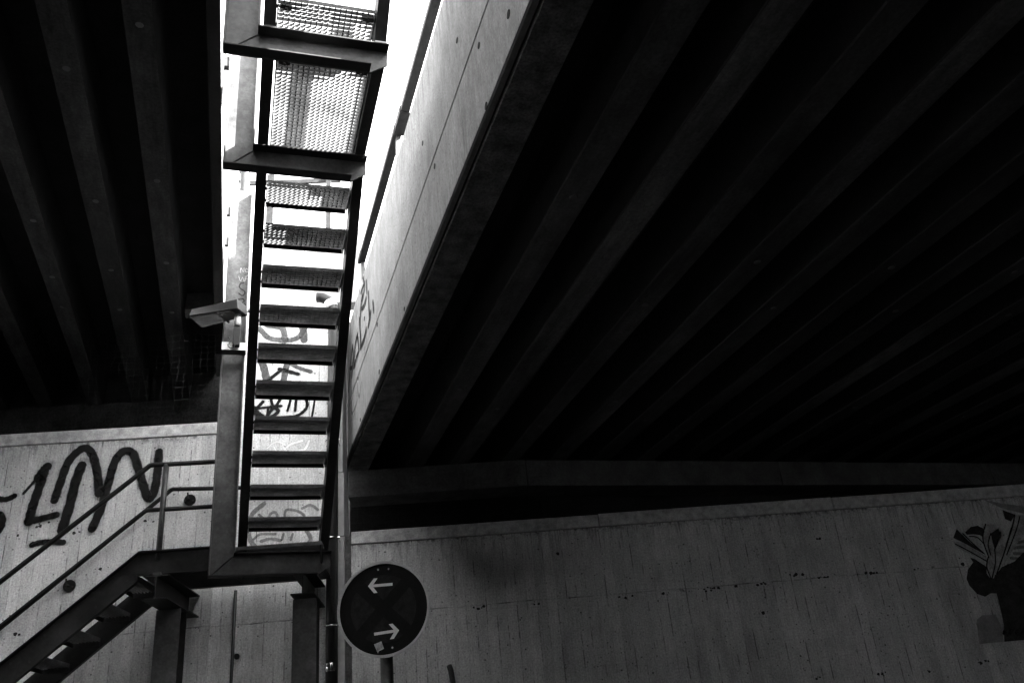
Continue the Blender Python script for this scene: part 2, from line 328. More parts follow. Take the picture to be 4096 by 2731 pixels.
# tie holes on the fascia
TR = json.loads(r'''{"tag_left":[[0.025,[[-3.872,2.685],[-3.819,2.758],[-3.765,2.832]]],[0.08,[[-3.757,2.832],[-3.718,2.899],[-3.694,2.933]]],[0.08,[[-3.714,2.872],[-3.745,2.692],[-3.771,2.54],[-3.784,2.411]]],[0.059,[[-3.78,2.411],[-3.669,2.428],[-3.546,2.453]]],[0.073,[[-3.578,2.603],[-3.547,2.765],[-3.507,2.955],[-3.431,3.066],[-3.353,3.102],[-3.278,3.02],[-3.217,2.847],[-3.177,2.64]]],[0.085,[[-3.372,2.92],[-3.409,2.755],[-3.435,2.517],[-3.472,2.31]]],[0.074,[[-3.199,2.302],[-3.138,2.504],[-3.099,2.734],[-3.064,2.944],[-2.992,3.046],[-2.898,3.013],[-2.833,2.857],[-2.767,2.677],[-2.711,2.551],[-2.665,2.626],[-2.651,2.791],[-2.653,3.011]]],[0.049,[[-3.72,2.184],[-3.645,2.199],[-3.543,2.198],[-3.448,2.186]]],[0.004,[[-3.864,2.679],[-3.858,2.632]]],[0.004,[[-3.19,2.611],[-3.188,2.576]]],[0.004,[[-3.563,2.585],[-3.56,2.543]]],[0.004,[[-3.181,2.289],[-3.178,2.243]]]],"tag_edge":[[0.074,[[-4.104,2.505],[-4.043,2.467],[-4.034,2.383],[-4.06,2.327]]],[0.05,[[-4.146,2.669],[-4.079,2.643],[-4.015,2.638],[-3.956,2.664]]]],"tag_black":[[0.031,[[-1.767,3.389],[-1.715,3.44],[-1.673,3.487]]],[0.024,[[-1.766,3.443],[-1.722,3.42],[-1.659,3.423],[-1.58,3.426],[-1.489,3.431]]],[0.026,[[-1.6,3.54],[-1.58,3.459]]],[0.029,[[-1.488,3.533],[-1.537,3.439],[-1.579,3.403]]],[0.032,[[-1.737,3.395],[-1.7,3.358],[-1.664,3.326]]],[0.027,[[-1.632,3.315],[-1.579,3.394],[-1.544,3.414]]],[0.034,[[-1.564,3.428],[-1.515,3.373],[-1.577,3.321]]],[0.024,[[-1.618,3.414],[-1.624,3.315]]],[0.04,[[-1.764,3.38],[-1.72,3.355],[-1.68,3.331]]],[0.024,[[-1.399,3.483],[-1.424,3.378]]],[0.026,[[-1.341,3.489],[-1.349,3.374]]],[0.029,[[-1.247,3.518],[-1.229,3.42],[-1.269,3.353],[-1.348,3.31],[-1.482,3.306]]],[0.02,[[-1.151,3.512],[-1.166,3.39],[-1.182,3.283]]]],"tag_grey_figure":[[0.075,[[-1.702,3.949],[-1.665,3.829],[-1.645,3.72]]],[0.062,[[-1.441,3.925],[-1.455,3.816],[-1.472,3.705]]],[0.04,[[-1.4,3.895],[-1.317,3.845],[-1.199,3.797]]]],"tag_dark_arrow":[[0.033,[[-1.637,3.71],[-1.574,3.769],[-1.507,3.824]]],[0.035,[[-1.516,3.843],[-1.43,3.815],[-1.328,3.777]]]],"tag_grey_arch":[[0.057,[[-1.731,4.321],[-1.638,4.212],[-1.499,4.178],[-1.376,4.18],[-1.299,4.237],[-1.269,4.303]]],[0.079,[[-1.289,4.343],[-1.271,4.174]]],[0.063,[[-1.65,4.363],[-1.502,4.319],[-1.468,4.176]]]],"tag_white":[[0.011,[[-1.609,2.988],[-1.56,3.035],[-1.498,3.044],[-1.435,3.006]]],[0.024,[[-1.442,2.965],[-1.389,3.011],[-1.28,3.042]]],[0.027,[[-1.208,3.033],[-1.243,2.956],[-1.286,2.93]]],[0.024,[[-1.395,2.941],[-1.317,2.944],[-1.263,2.946]]],[0.019,[[-1.544,2.988],[-1.523,2.945]]],[0.024,[[-1.145,2.908],[-1.106,2.918]]],[0.027,[[-1.446,2.973],[-1.418,2.93]]]],"tag_pale_ring":[[0.041,[[-1.627,2.425],[-1.732,2.332],[-1.761,2.207],[-1.745,2.096],[-1.681,1.998]]],[0.035,[[-1.218,2.136],[-1.179,2.054],[-1.216,1.987],[-1.277,1.965]]],[0.022,[[-1.667,2.32],[-1.614,2.273]]],[0.025,[[-1.576,2.267],[-1.562,2.32],[-1.524,2.337],[-1.497,2.303],[-1.502,2.26]]],[0.025,[[-1.424,2.256],[-1.414,2.348],[-1.314,2.335],[-1.244,2.285],[-1.251,2.24]]],[0.025,[[-1.26,2.355],[-1.183,2.382],[-1.115,2.333]]],[0.022,[[-1.707,2.09],[-1.648,2.132],[-1.51,2.126]]],[0.028,[[-1.638,2.064],[-1.555,2.082],[-1.462,2.059]]],[0.022,[[-1.433,2.117],[-1.447,2.066]]],[0.022,[[-1.349,2.111],[-1.363,2.06]]]],"tag_smear":[[0.014,[[-1.573,5.289],[-1.641,5.245],[-1.661,5.184],[-1.587,5.145]]],[0.018,[[-1.382,5.254],[-1.406,5.172]]],[0.032,[[-1.283,5.28],[-1.273,5.207],[-1.25,5.134]]],[0.023,[[-1.207,5.132],[-1.241,5.093]]],[0.019,[[-1.077,5.167],[-1.077,5.141]]],[0.011,[[-1.712,5.311],[-1.727,5.229]]]],"tag_sevens":[[0.007,[[-2.498,3.166],[-2.493,3.105]]],[0.007,[[-2.465,3.155],[-2.442,3.162],[-2.462,3.112],[-2.431,3.11]]],[0.007,[[-2.395,3.159],[-2.415,3.109]]],[0.007,[[-2.363,3.157],[-2.368,3.114]]]],"fascia_black":[[0.045,[[8.246,4.032],[8.444,3.881],[8.572,3.667]]],[0.045,[[8.228,4.023],[8.21,3.884],[8.323,3.716]]],[0.04,[[8.464,3.876],[8.262,3.792]]],[0.045,[[7.874,3.986],[8.071,3.94],[8.165,3.754]]],[0.04,[[7.875,3.967],[7.806,3.774],[7.977,3.775],[8.13,3.745]]],[0.05,[[7.729,4.082],[7.681,3.871],[7.677,3.738]]],[0.045,[[7.677,3.738],[7.462,3.724],[7.304,3.759]]],[0.045,[[7.516,4.237],[7.622,4.16],[7.702,4.014]]],[0.04,[[7.271,4.075],[7.428,4.069],[7.624,4.134]]],[0.045,[[7.144,4.057],[7.124,3.842],[7.082,3.758]]],[0.05,[[6.897,3.82],[6.868,3.719]]],[0.05,[[7.042,3.793],[7.181,3.728]]],[0.035,[[7.364,4.3],[7.607,4.315]]],[0.035,[[7.252,4.249],[7.229,4.104]]],[0.035,[[7.451,4.404],[7.371,4.237],[7.536,4.194]]]],"fascia_pale":[[0.03,[[8.421,3.475],[8.564,3.466],[8.589,3.342],[8.558,3.223]]],[0.03,[[8.235,3.518],[8.397,3.425],[8.313,3.306],[8.015,3.296],[7.956,3.4]]],[0.03,[[7.933,3.467],[7.824,3.281],[7.671,3.366]]],[0.025,[[8.166,3.242],[8.3,3.23]]]],"hanger_white":[[0.006,[[-0.090,4.434],[-0.088,4.488],[-0.063,4.443],[-0.059,4.490]]],[0.006,[[-0.035,4.486],[-0.048,4.469],[-0.042,4.447],[-0.027,4.446],[-0.021,4.467],[-0.035,4.486]]],[0.006,[[-0.103,4.389],[-0.084,4.340],[-0.069,4.385],[-0.052,4.337],[-0.043,4.400]]],[0.006,[[-0.044,4.343],[-0.026,4.410],[-0.006,4.348]]],[0.006,[[-0.040,4.367],[-0.014,4.374]]]],"hanger_dark":[[0.012,[[-0.058,4.325],[-0.083,4.314],[-0.092,4.280],[-0.075,4.253],[-0.046,4.235],[-0.042,4.205],[-0.063,4.184],[-0.093,4.206]]],[0.014,[[-0.091,4.141],[-0.059,4.152],[-0.044,4.127],[-0.061,4.100],[-0.024,4.085]]]],"hanger_line":[[0.006,[[-0.156,3.252],[-0.108,3.247],[-0.066,3.232],[-0.010,3.216]]]],"poster":{"silhouette":[[5.26,1.398],[5.279,1.35],[5.201,1.285],[5.158,1.198],[5.165,1.134],[5.218,1.048],[5.29,1.017],[5.354,1.043],[5.414,1.039],[5.409,0.926],[5.387,0.742],[5.338,0.594],[5.792,0.594],[6.105,1.414],[5.87,1.431],[5.704,1.325],[5.563,1.284],[5.4,1.296],[5.303,1.381]],"grey_panel":[[5.131,0.812],[5.204,0.849],[5.337,0.847],[5.358,0.744],[5.333,0.597],[5.083,0.593]],"petal_left":[[5.134,1.565],[5.221,1.552],[5.334,1.471],[5.434,1.395],[5.422,1.34],[5.266,1.436],[5.151,1.511]],"petal_left_dark":[[5.215,1.686],[5.242,1.637],[5.305,1.552],[5.437,1.404],[5.223,1.558],[5.15,1.601]],"petal_centre":[[5.378,1.233],[5.407,1.308],[5.451,1.383],[5.447,1.555],[5.529,1.711],[5.665,1.701],[5.643,1.608],[5.537,1.456],[5.626,1.502],[5.652,1.474],[5.581,1.374],[5.437,1.183],[5.401,1.18]],"petal_right":[[5.581,1.374],[5.652,1.474],[5.779,1.652],[5.869,1.782],[5.996,1.773],[5.998,1.663],[5.755,1.466],[5.604,1.32],[5.468,1.213],[5.457,1.22]],"petal_top_dark":[[5.292,1.647],[5.367,1.695],[5.441,1.703],[5.494,1.673],[5.479,1.566],[5.437,1.609],[5.371,1.621],[5.3,1.622]],"leaf_dark":[[5.761,1.842],[5.878,1.787],[5.811,1.72],[5.757,1.749]],"leaf_top":[[5.588,1.964],[5.758,1.914],[6.014,1.861],[6.119,1.833],[6.094,1.766],[5.978,1.79],[5.767,1.858]],"petal_mid_dark":[[5.552,1.615],[5.654,1.661],[5.636,1.568],[5.539,1.462]]},"poster_text":[[0.008,[[5.388,0.675],[5.383,0.642],[5.44,0.701],[5.412,0.649],[5.481,0.708]]],[0.008,[[5.517,0.689],[5.485,0.683],[5.478,0.643],[5.507,0.649]]],[0.008,[[5.481,0.664],[5.506,0.667]]],[0.008,[[5.524,0.64],[5.577,0.702],[5.579,0.641]]],[0.008,[[5.54,0.663],[5.581,0.665]]],[0.005,[[5.353,0.684],[5.377,0.684]]],[0.005,[[5.348,0.67],[5.372,0.67]]],[0.005,[[5.364,0.693],[5.35,0.66]]],[0.005,[[5.375,0.692],[5.36,0.659]]]],"poster_vein":[[0.012,[[5.444,1.384],[5.4,1.296],[5.404,1.18]]],[0.011,[[5.539,1.456],[5.501,1.327],[5.417,1.185]]],[0.012,[[5.262,1.636],[5.328,1.537],[5.416,1.425]]],[0.012,[[5.153,1.537],[5.273,1.456],[5.42,1.346]]],[0.013,[[5.654,1.621],[5.606,1.544],[5.539,1.456]]],[0.012,[[5.786,1.651],[5.649,1.448],[5.477,1.219]]],[0.012,[[5.529,1.711],[5.452,1.568],[5.451,1.383]]],[0.013,[[5.869,1.782],[5.81,1.677],[5.682,1.498]]],[0.011,[[5.323,1.604],[5.401,1.585],[5.447,1.515]]],[0.011,[[5.552,1.615],[5.489,1.512],[5.48,1.407]]],[0.011,[[5.92,1.764],[5.826,1.622],[5.645,1.395]]]],"poster_hand":[[0.029,[[5.744,1.456],[5.838,1.46],[5.891,1.45]]],[0.029,[[5.732,1.402],[5.813,1.393],[5.865,1.379]]],[0.027,[[5.8,1.505],[5.901,1.515]]],[0.018,[[5.604,1.281],[5.628,1.302]]],[0.026,[[5.681,1.36],[5.768,1.347]]],[0.031,[[5.685,1.081],[5.694,1.03]]]],"fascia_holes":[[3.695,3.848],[3.311,3.435],[3.288,3.002],[4.689,3.873],[4.4,3.46],[2.839,3.175],[5.528,3.023],[6.708,3.499],[6.669,3.031],[7.896,3.509],[7.782,3.03],[7.433,3.934]],"blobs":[[1.761,1.28],[2.129,1.292],[2.53,1.3],[2.567,1.315],[2.629,1.305],[2.669,1.304],[2.842,1.305],[3.061,1.3],[3.097,1.308],[3.137,1.305],[3.456,1.368],[3.526,1.365],[3.679,1.319],[3.733,1.32],[4.156,1.327],[4.209,1.323],[3.779,1.69],[3.431,0.422],[3.055,1.039],[3.444,2.027],[4.028,2.046],[2.907,1.998],[0.323,1.303],[0.364,1.289],[0.408,1.305],[-0.654,2.021],[-0.028,2.001],[-0.201,1.993],[0.889,1.289],[0.932,1.289],[1.162,1.74],[0.759,1.177],[4.027,0.412],[5.046,0.427],[4.522,0.394],[5.164,1.34],[4.663,1.326],[4.699,1.332],[-3.677,2.357],[-3.866,2.283],[-3.362,2.269],[-2.648,2.326],[-3.086,1.914],[-3.752,1.393],[-3.604,2.389],[-3.435,3.268]]}''')
for y, z in TR['fascia_holes']:
    d = MB(); d.disc((fx(y) - .003, y, z), random.uniform(.016, .025), .01, 'x', 12); t.part('tie_hole', d, 'hole')
for k in range(14):
    y = -2 + k * .9 + .31; z = 3.2 if k % 2 else 4.0
    if y < 2.4: d = MB(); d.disc((fx(y) - .003, y, z), .016, .01, 'x', 12); t.part('tie_hole', d, 'hole')
# guard rail of the right deck
t = Thing('guard_rail', 'grey box section guard rail above the pale concrete parapet on the right', 'guard rail', (1.15, 5.6, 4.4))
for ya, yb, dx in ((-9, 5.62, 0), (5.80, 8.02, -.012)):
    q = MB(); q.sweep([[(fx(y) + a + dx, y, b) for a, b in ((.04, 4.90), (.115, 4.90), (.115, 4.958), (.04, 4.958))] for y in (ya, yb)], None); t.part('rail', q, 'rail', bevel=.006)
q = MB(); q.sweep([[(fx(y) + a, y, b) for a, b in ((.033, 4.892), (.122, 4.892), (.122, 4.966), (.033, 4.966))] for y in (5.56, 5.86)], None); t.part('sleeve', q, 'rail', bevel=.005)
for y in (-6, -3.2, -.4, 2.9, 5.9, 8.0):
    q = MB(); q.box(fx(y) + .06, fx(y) + .10, y - .03, y + .03, 4.40, 4.9); t.part('post', q, 'galv')
# unseen blocker added on the right deck to keep sun off the abutment
t = Thing('sun_blocker', 'unseen tall concrete blocker added on the right deck to hold off sun', 'light blocker', (4.2, 10, 3.75))
for y in [4.55 + i * 3 for i in range(5)] + [-1.6 - i * 3 for i in range(5)]:      # gap lets sun reach the upper treads and platform
    q = MB(); q.box(4.2, 4.36, y, y + 2.96, 3.75, 8.42); t.part('panel', q, 'plain')

# left deck
t = Thing('bridge_deck', 'left bridge deck with ribbed dark underside, higher than the right one', 'bridge deck', (-.25, 0, 4.5)); LD = t
q = MB()
def lx(y): return -.262 + .0018 * y
q.sweep([[(lx(y) + a, y, b) for a, b in ((-.095, 4.5), (-.012, 4.5), (0, 4.515), (.0, 5.5), (-.3, 5.5), (-.12, 4.9))] for y in (Y0, -1, 3, 5, 7, 10.2)], None); t.part('edge_beam', q, 'fascia')
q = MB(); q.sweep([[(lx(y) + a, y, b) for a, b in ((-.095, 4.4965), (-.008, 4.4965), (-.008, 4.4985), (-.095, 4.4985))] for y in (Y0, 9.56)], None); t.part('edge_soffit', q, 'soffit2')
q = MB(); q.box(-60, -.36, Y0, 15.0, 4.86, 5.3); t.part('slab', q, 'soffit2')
random.seed(5)
xl = [-.855, -1.36, -1.88, -2.47] + [-2.47 - .53 * i for i in range(1, 30)]
for i, x in enumerate(xl):
    wd = .18 + random.uniform(-.012, .012); zb = 4.5 + random.uniform(-.006, .006); e = random.uniform(-.005, .005); q = MB()
    q.sweep([[(x + dx, y, zb + .005), (x + .005 + dx, y, zb), (x + wd + dx, y, zb), (x + wd + .004 + dx, y, zb + .005), (x + wd + .03 + dx, y, 4.862), (x - .03 + dx, y, 4.862)] for y, dx in ((Y0, 0), (-2, e), (4, -e), (14.5, 0))], None)
    two_tone(t.part('rib', q, 'soffitl'), 'soffit2')  # left rib undersides in a darker tone than the right deck's
    if i < 6:
        for y in (4.6 + (i * .5) % .9, 6.3 + (i * .37) % .8, 7.6 + (i * .2) % .5, 8.6):
            d = MB(); d.disc((x + wd * .5, y, zb - .004), .02, .006, 'z', 10, .03); t.part('form_plug', d, 'plug')
# abutment on the near side, behind the viewer
q = MB(); q.box(-60, 60, Y0 - .6, Y0 + .3, GZ - .2, 5.2)
single('abutment_wall', 'plain concrete abutment on the opposite side of the road, behind the viewer', 'wall', q, 'plain', (0, Y0, GZ))

# unseen slab added over the gap behind the viewer to darken below the landing
q = MB(); q.box(-.245, 1.13, Y0, 1.7, 5.72, 5.9)
single('shade_slab', 'unseen concrete slab added over the gap behind the viewer to cut skylight', 'walkway', q, 'plain', (.4, 1.7, 5.72))
# bird nets
def net(name, label, u0, u1, z0, z1, n, du, dz, th):
    q = MB(); random.seed(11); nu = int((u1 - u0) / du); nz = int((z1 - z0) / dz)
    ph = [random.uniform(0, 6.28) for _ in range(8)]
    def wv(u, z): return .012 * math.sin(u * 9 + z * 5 + ph[0]) + .01 * math.sin(u * 17 - z * 8 + ph[1])
    for i in range(nu + 1):
        u = u0 + i * du; P = []
        for j in range(nz * 2 + 1):
            z = z0 + j * dz / 2; P.append((u + .35 * wv(u, z) + random.uniform(-.009, .009), n + wv(z, u), z))
        for a, b in zip(P, P[1:]): q.add([(a[0] - th, a[1], a[2]), (a[0] + th, a[1], a[2]), (b[0] + th, b[1], b[2]), (b[0] - th, b[1], b[2])], [(0, 1, 2, 3)])
    for j in range(nz + 1):
        z = z0 + j * dz; P = []
        for i in range(nu + 1):
            u = u0 + i * du; P.append((u, n + wv(z, u), z + .35 * wv(u, z) + random.uniform(-.003, .003)))
        for a, b in zip(P, P[1:]): q.add([(a[0], a[1], a[2] - th), (b[0], b[1], b[2] - th), (b[0], b[1], b[2] + th), (a[0], a[1], a[2] + th)], [(0, 1, 2, 3)])
    single(name, label, 'net', q, 'net', ((u0 + u1) / 2, n, z0), 'w')
net('bird_net', 'fine bird net hanging above the tall left wall beside the gap', -3.6, -2.15, 3.30, 4.48, 8.62, .075, .075, .0007)
net('bird_net', 'fine bird net closing the slot above the low right wall', -.84, 4.0, 2.10, 2.93, 8.6, .07, .07, .0005)

# ------------------------------------------------------------------ gratings and treads
def grating_mesh(name, wx, wy, base_nose=False):
    q = MB(); p = .0343; n = max(2, round(wy / p)); st = wy / n
    for i in range(n + 1):
        y = i * st; q.box(0, wx, y - .0015, y + .0015, -.03, 0)
    # serrated top of the first bearing bar
    k = int(wx / .0115)
    for j in range(k):
        x = j * .0115 + .002; q.add([(x, -.0015, -.001), (x + .0075, -.0015, -.001), (x + .00375, -.0015, .0045), (x, .0015, -.001), (x + .0075, .0015, -.001), (x + .00375, .0015, .0045)], [(0, 1, 2), (5, 4, 3), (0, 2, 5, 3), (1, 4, 5, 2)])
    return q
def rods_mesh(wx, wy):
    q = MB(); m = round(wx / .0343); sx = wx / m
    for j in range(1, m):
        x = j * sx; q.box(x - .0032, x + .0032, .001, wy - .001, -.0150, -.0008)
    return q
TW = .588
tread_me = mesh('tread', grating_mesh('tread', TW, .238), 'grate')
rods_me = mesh('cross_rods', rods_mesh(TW, .238), 'dark')  # rods on all gratings darker than the bars, their shade put in the colour
def nose(): 
    q = MB(); q.prism([(.239, .004), (.262, .004), (.262, -.055), (.254, -.06), (.254, -.004), (.239, -.004)], 0, TW, 'x'); return q
nose_me = mesh('nosing', nose(), 'galvd')
flank_me, bolt_me = [], []
for x in (-.006, TW + .001):
    q = MB(); q.box(x, x + .005, -.004, .252, -.062, .002); flank_me.append(mesh('end_plate', q, 'galv'))
for x in (-.012, TW + .002):
    for y in (.05, .2):
        q = MB(); q.disc((x, y, -.038), .011, .01, 'x', 8); bolt_me.append(mesh('bolt', q, 'dark'))
def add_tread(th, pos, rotz=0.0):
    o = bpy.data.objects.new('tread', tread_me); C.objects.link(o); o.parent = th.o; o.location = Vector(pos) - Vector(th.base); o.rotation_euler = (0, 0, rotz)
    for nm, me in [('nosing', nose_me), ('cross_rods', rods_me)] + [('end_plate', m_) for m_ in flank_me] + [('bolt', m_) for m_ in bolt_me]:
        k = bpy.data.objects.new(nm, me); C.objects.link(k); k.parent = o
    return o
RUN, RISE = .239, .2113
ANG = math.atan2(RISE, RUN)
def channel_along(x_web, x_fl, ya, za, yb, zb, depth, up=.03, tf=.011, tw=.008):
    """C channel along a sloped line in the YZ plane; line = tread edge line, channel hangs around it"""
    d = Vector((0, yb - ya, zb - za)).normalized(); nrm = Vector((0, -d.z, d.y))
    if nrm.z < 0: nrm = -nrm
    s = 1 if x_fl > x_web else -1
    prof = [(x_fl, up), (x_fl, up - tf), (x_web + s * tw, up - tf), (x_web + s * tw, up - depth + tf), (x_fl, up - depth + tf), (x_fl, up - depth), (x_web, up - depth), (x_web, up)]
    q = MB(); q.sweep([[Vector((x, 0, 0)) + Vector((0, y, z)) + nrm * h for x, h in prof] for y, z in ((ya, za), (yb, zb))], None); return q

# middle flight (11 rises between the landing and the platform)
XL, XR = .084, .084 + TW
t = Thing('stair_flight', 'steep open steel stair flight with grating treads rising through the gap', 'stairs', (.38, 7.75, 1.82)); MF = t
for i in range(1, 11):
    add_tread(t, (.090, 5.603 + RUN * (i - 2), 3.72 - RISE * (i - 2)))
for xw, xf in ((.080, .006), (.688, .762)):
    q = channel_along(xw, xf, 5.30, 3.985 + .06, 7.80, 3.985 + .06 - 2.5 * RISE / RUN, .17, up=.05)
    t.part('stringer', q, 'galvd')
for xa, xb in ((-.004, .086), (.682, .772)):
    q = MB(); q.box(xa, xb, 7.60, 7.83, 1.735, 1.747); t.part('foot_plate', q, 'galv')
q = MB(); q.box(.088, .68, 7.742, 7.748, 1.74, 1.80); t.part('riser_plate', q, 'galvd')

# platform
t = Thing('stair_platform', 'small horizontal grating platform between the two hanging brackets overhead', 'platform', (.38, 4.7, 4.06)); PF = t
q = grating_mesh('g', .575, .97); o = t.part('grating', q, 'grate'); o.data.transform(Matrix.Translation(Vector((.10, 4.285, 4.14))))
k = t.part('cross_rods', rods_mesh(.575, .97), 'dark', parent=o); k.data.transform(Matrix.Translation(Vector((.10, 4.285, 4.14))))
for x0, x1 in ((.092, .100), (.675, .683)):
    q = MB(); q.box(x0, x1, 4.27, 5.26, 4.085, 4.145); t.part('grating_frame', q, 'galvd')
for xw, xf in ((.080, .006), (.688, .762)):
    s = 1 if xf > xw else -1
    prof = [(xf, 4.165), (xf, 4.155), (xw + s * .008, 4.155), (xw + s * .008, 4.066), (xf, 4.066), (xf, 4.055), (xw, 4.055), (xw, 4.165)]
    q = MB(); q.prism(prof, 4.10, 5.32, 'y'); t.part('side_beam', q, 'galvd')
def clamp(th, x, y, z):
    q = MB(); q.box(x - .035, x + .035, y - .02, y + .012, z - .052, z - .036); q.box(x - .012, x + .012, y - .012, y + .012, z - .036, z - .028); q.disc((x, y, z - .062), .011, .012, 'z', 8); th.part('clamp', q, 'dark')
for x in (.145, .632): clamp(t, x, 4.33, 4.14)

# upper flight
t = Thing('stair_flight', 'first grating tread of a stair flight cut off by the top of the picture', 'stairs', (.38, 4.1, 4.1)); UF = t
for k in range(7):
    add_tread(t, (.090, 4.035 - RUN * k, 4.352 + RISE * k))
for xw, xf in ((.080, .006), (.688, .762)):
    q = channel_along(xw, xf, 4.31, 4.352 - .21, 2.3, 4.352 - .21 + 2.01 * RISE / RUN, .17, up=.07); t.part('stringer', q, 'galvd')
for x in (.135, .642): clamp(t, x, 4.07, 4.345)

# ------------------------------------------------------------------ hanging brackets (mitred channel: hanger + cantilever)
def bracket(yn, zb, zt, ztop, label, xend=.772):
    """near flange edge at yn, web at yn+.075"""
    t = Thing('hanging_bracket', label, 'bracket', (-.2, yn, zb), group='mitred steel brackets carrying the stair')
    x0, x1 = -.215, -.012; yw = yn + .075; tw = .009; tf = .011
    # webs meeting at 45 degrees
    q = MB(); q.prism([(x0, zb), (x1, zt), (x1, ztop - .06), (x0, ztop)], yw, yw + tw, 'y'); t.part('hanger_web', q, 'galv')
    q = MB(); q.prism([(x0 + .0025, zb), (xend - .115, zb), (xend - .005, zb + .075), (xend, zt), (x1 + .002, zt)], yw - .001, yw + tw + .001, 'y'); t.part('beam_web', q, 'galvd' if False else 'galv')
    q = MB(); q.box(x1 - tf, xend, yn, yw - .002, zt - tf, zt); t.part('top_flange', q, 'galvd', bevel=.003)
    q = MB(); q.box(x0, xend - .115, yn, yw - .002, zb, zb + tf); t.part('bottom_flange', q, 'galvd', bevel=.003)
    q = MB(); q.box(x0, x0 + tf, yn + .0005, yw - .002, zb + tf + .001, ztop); t.part('outer_flange', q, 'galv')
    q = MB(); q.box(x1 - tf, x1, yn + .0005, yw - .002, zt + .001, ztop - .06); t.part('inner_flange', q, 'galv')
    q = MB(); q.tube([(x0 + .012, yw - .003, zb + .012), (x1 - .006, yw - .003, zt - .008)], .0045, 6); t.part('weld_seam', q, 'dark')
    for z in (4.7, 5.05):
        if z < ztop - .1:
            q = MB(); q.box(-.262, -.216, yn + .01, yn + .06, z, z + .09); t.part('packer', q, 'dark')
    return t
B1 = bracket(7.50, 1.545, 1.735, 5.42, 'lowest mitred steel bracket, its long grey hanger beside the street lamp')
B2 = bracket(5.07, 3.83, 4.02, 5.35, 'middle mitred steel bracket where the open flight meets the platform')
B3 = bracket(4.00, 3.868, 4.055, 5.35, 'topmost mitred steel bracket, its hanger cut off by the picture edge', .76)

# ------------------------------------------------------------------ lower flight and landing  (frame w)
a0, a1 = 7.39, 8.12; zl = 1.82; r1, h1 = .228, .19; ul = -2.44
t = Thing('stair_flight', 'lower steel stair flight climbing from bottom left to the landing', 'stairs', (-3.4, 7.75, GZ), 'w'); LF = t
slope = h1 / r1
def chan_w(n_web, n_fl, top, depth):
    s = 1 if n_fl > n_web else -1; tf, tw = .012, .008; q = MB(); L = []
    for u, z in top:
        L.append([(u, n_fl, z), (u, n_fl, z - tf), (u, n_web + s * tw, z - tf), (u, n_web + s * tw, z - depth + tf), (u, n_fl, z - depth + tf), (u, n_fl, z - depth), (u, n_web, z - depth), (u, n_web, z)])
    q.sweep(L, None); return q
ub = ul - (zl - GZ) / slope
for nw, nf in ((a0 + .05, a0), (a1 - .05, a1)):
    q = chan_w(nw, nf, [(ub, GZ + .06), (ul, zl)], .255); t.part('stringer', q, 'galvd')
k = 0
while zl - h1 * (k + 1) > GZ + .1:
    o = add_tread(t, (ul - r1 * k - .01, 7.452, zl - h1 * (k + 1)), math.pi / 2); o.scale = (1, .86, 1); k += 1
for i in range(k):
    for n_ in (.06, .2):
        q = MB(); q.disc((ul - r1 * i - n_ - .02, a0 + .042, zl - h1 * (i + 1) - .038), .012, .009, 'y', 8); t.part('bolt_head', q, 'dark')
t = Thing('landing', 'steel landing with grating floor at the foot of the middle flight', 'landing', (-1.7, 7.7, 1.6), 'w'); LA = t
q = chan_w(a0 + .05, a0, [(ul, zl), (-1.86, zl)], .2); t.part('edge_channel', q, 'galvd')
q = chan_w(a1 - .05, a1, [(ul, zl), (-.96, zl)], .2); t.part('edge_channel', q, 'galvd')
for u in (ul + .002, -1.75, -.975):
    q = MB(); q.box(u, u + .012, a0 + .06, a1 - .06, zl - .18, zl - .04); t.part('cross_bearer', q, 'galvd')
q = grating_mesh('g', ul * -1 - .98, .60); o = t.part('grating', q, 'grate'); o.data.transform(Matrix.Translation(Vector((ul + .02, 7.455, zl - .01))))
k = t.part('cross_rods', rods_mesh(ul * -1 - .98, .60), 'dark', parent=o); k.data.transform(Matrix.Translation(Vector((ul + .02, 7.455, zl - .01))))
# columns with cross beams
def column(u, nf, label, z1=1.41):
    t = Thing('steel_column', label, 'column', (u, 7.85, GZ), 'w', group='columns under the landing')
    q = MB(); b = .1; tf = .012
    q2 = MB(); q2.box(u - b, u + b, 7.76, 7.772, GZ, z1 - .012); t.part('front_flange', q2, 'galvc')  # front flange paler than web and back, its light put in the colour
    q2 = MB(); q2.box(u - b, u + b, 7.948, 7.96, GZ, z1 - .012); t.part('back_flange', q2, 'galvd')
    q2 = MB(); q2.box(u - .005, u + .005, 7.7725, 7.9475, GZ, z1 - .012); t.part('web', q2, 'galvd')
    q2 = MB(); q2.box(u - .13, u + .13, 7.73, 7.99, GZ, GZ + .02); t.part('base_plate', q2, 'galvd')
    z0, zz = z1, 1.605
    bm = MB(); bm.prism([(u - b, z0), (u + b, z0), (u + b, z0 + tf), (u + .005, z0 + tf), (u + .005, zz - tf), (u + b, zz - tf), (u + b, zz), (u - b, zz), (u - b, zz - tf), (u - .005, zz - tf), (u - .005, z0 + tf), (u - b, z0 + tf)], nf, 8.345, 'y')
    o = t.part('cross_beam', bm, 'galvd')
    bp = MB(); bp.box(u - .03, u + .03, nf + .005, nf + .12, zz + .001, zz + .022); t.part('shim', bp, 'galv', parent=o)
    return t
column(-2.27, 7.35, 'left steel column carrying an open I-beam end under the landing')
column(-1.14, 7.62, 'right steel column beside the downpipe under the landing')

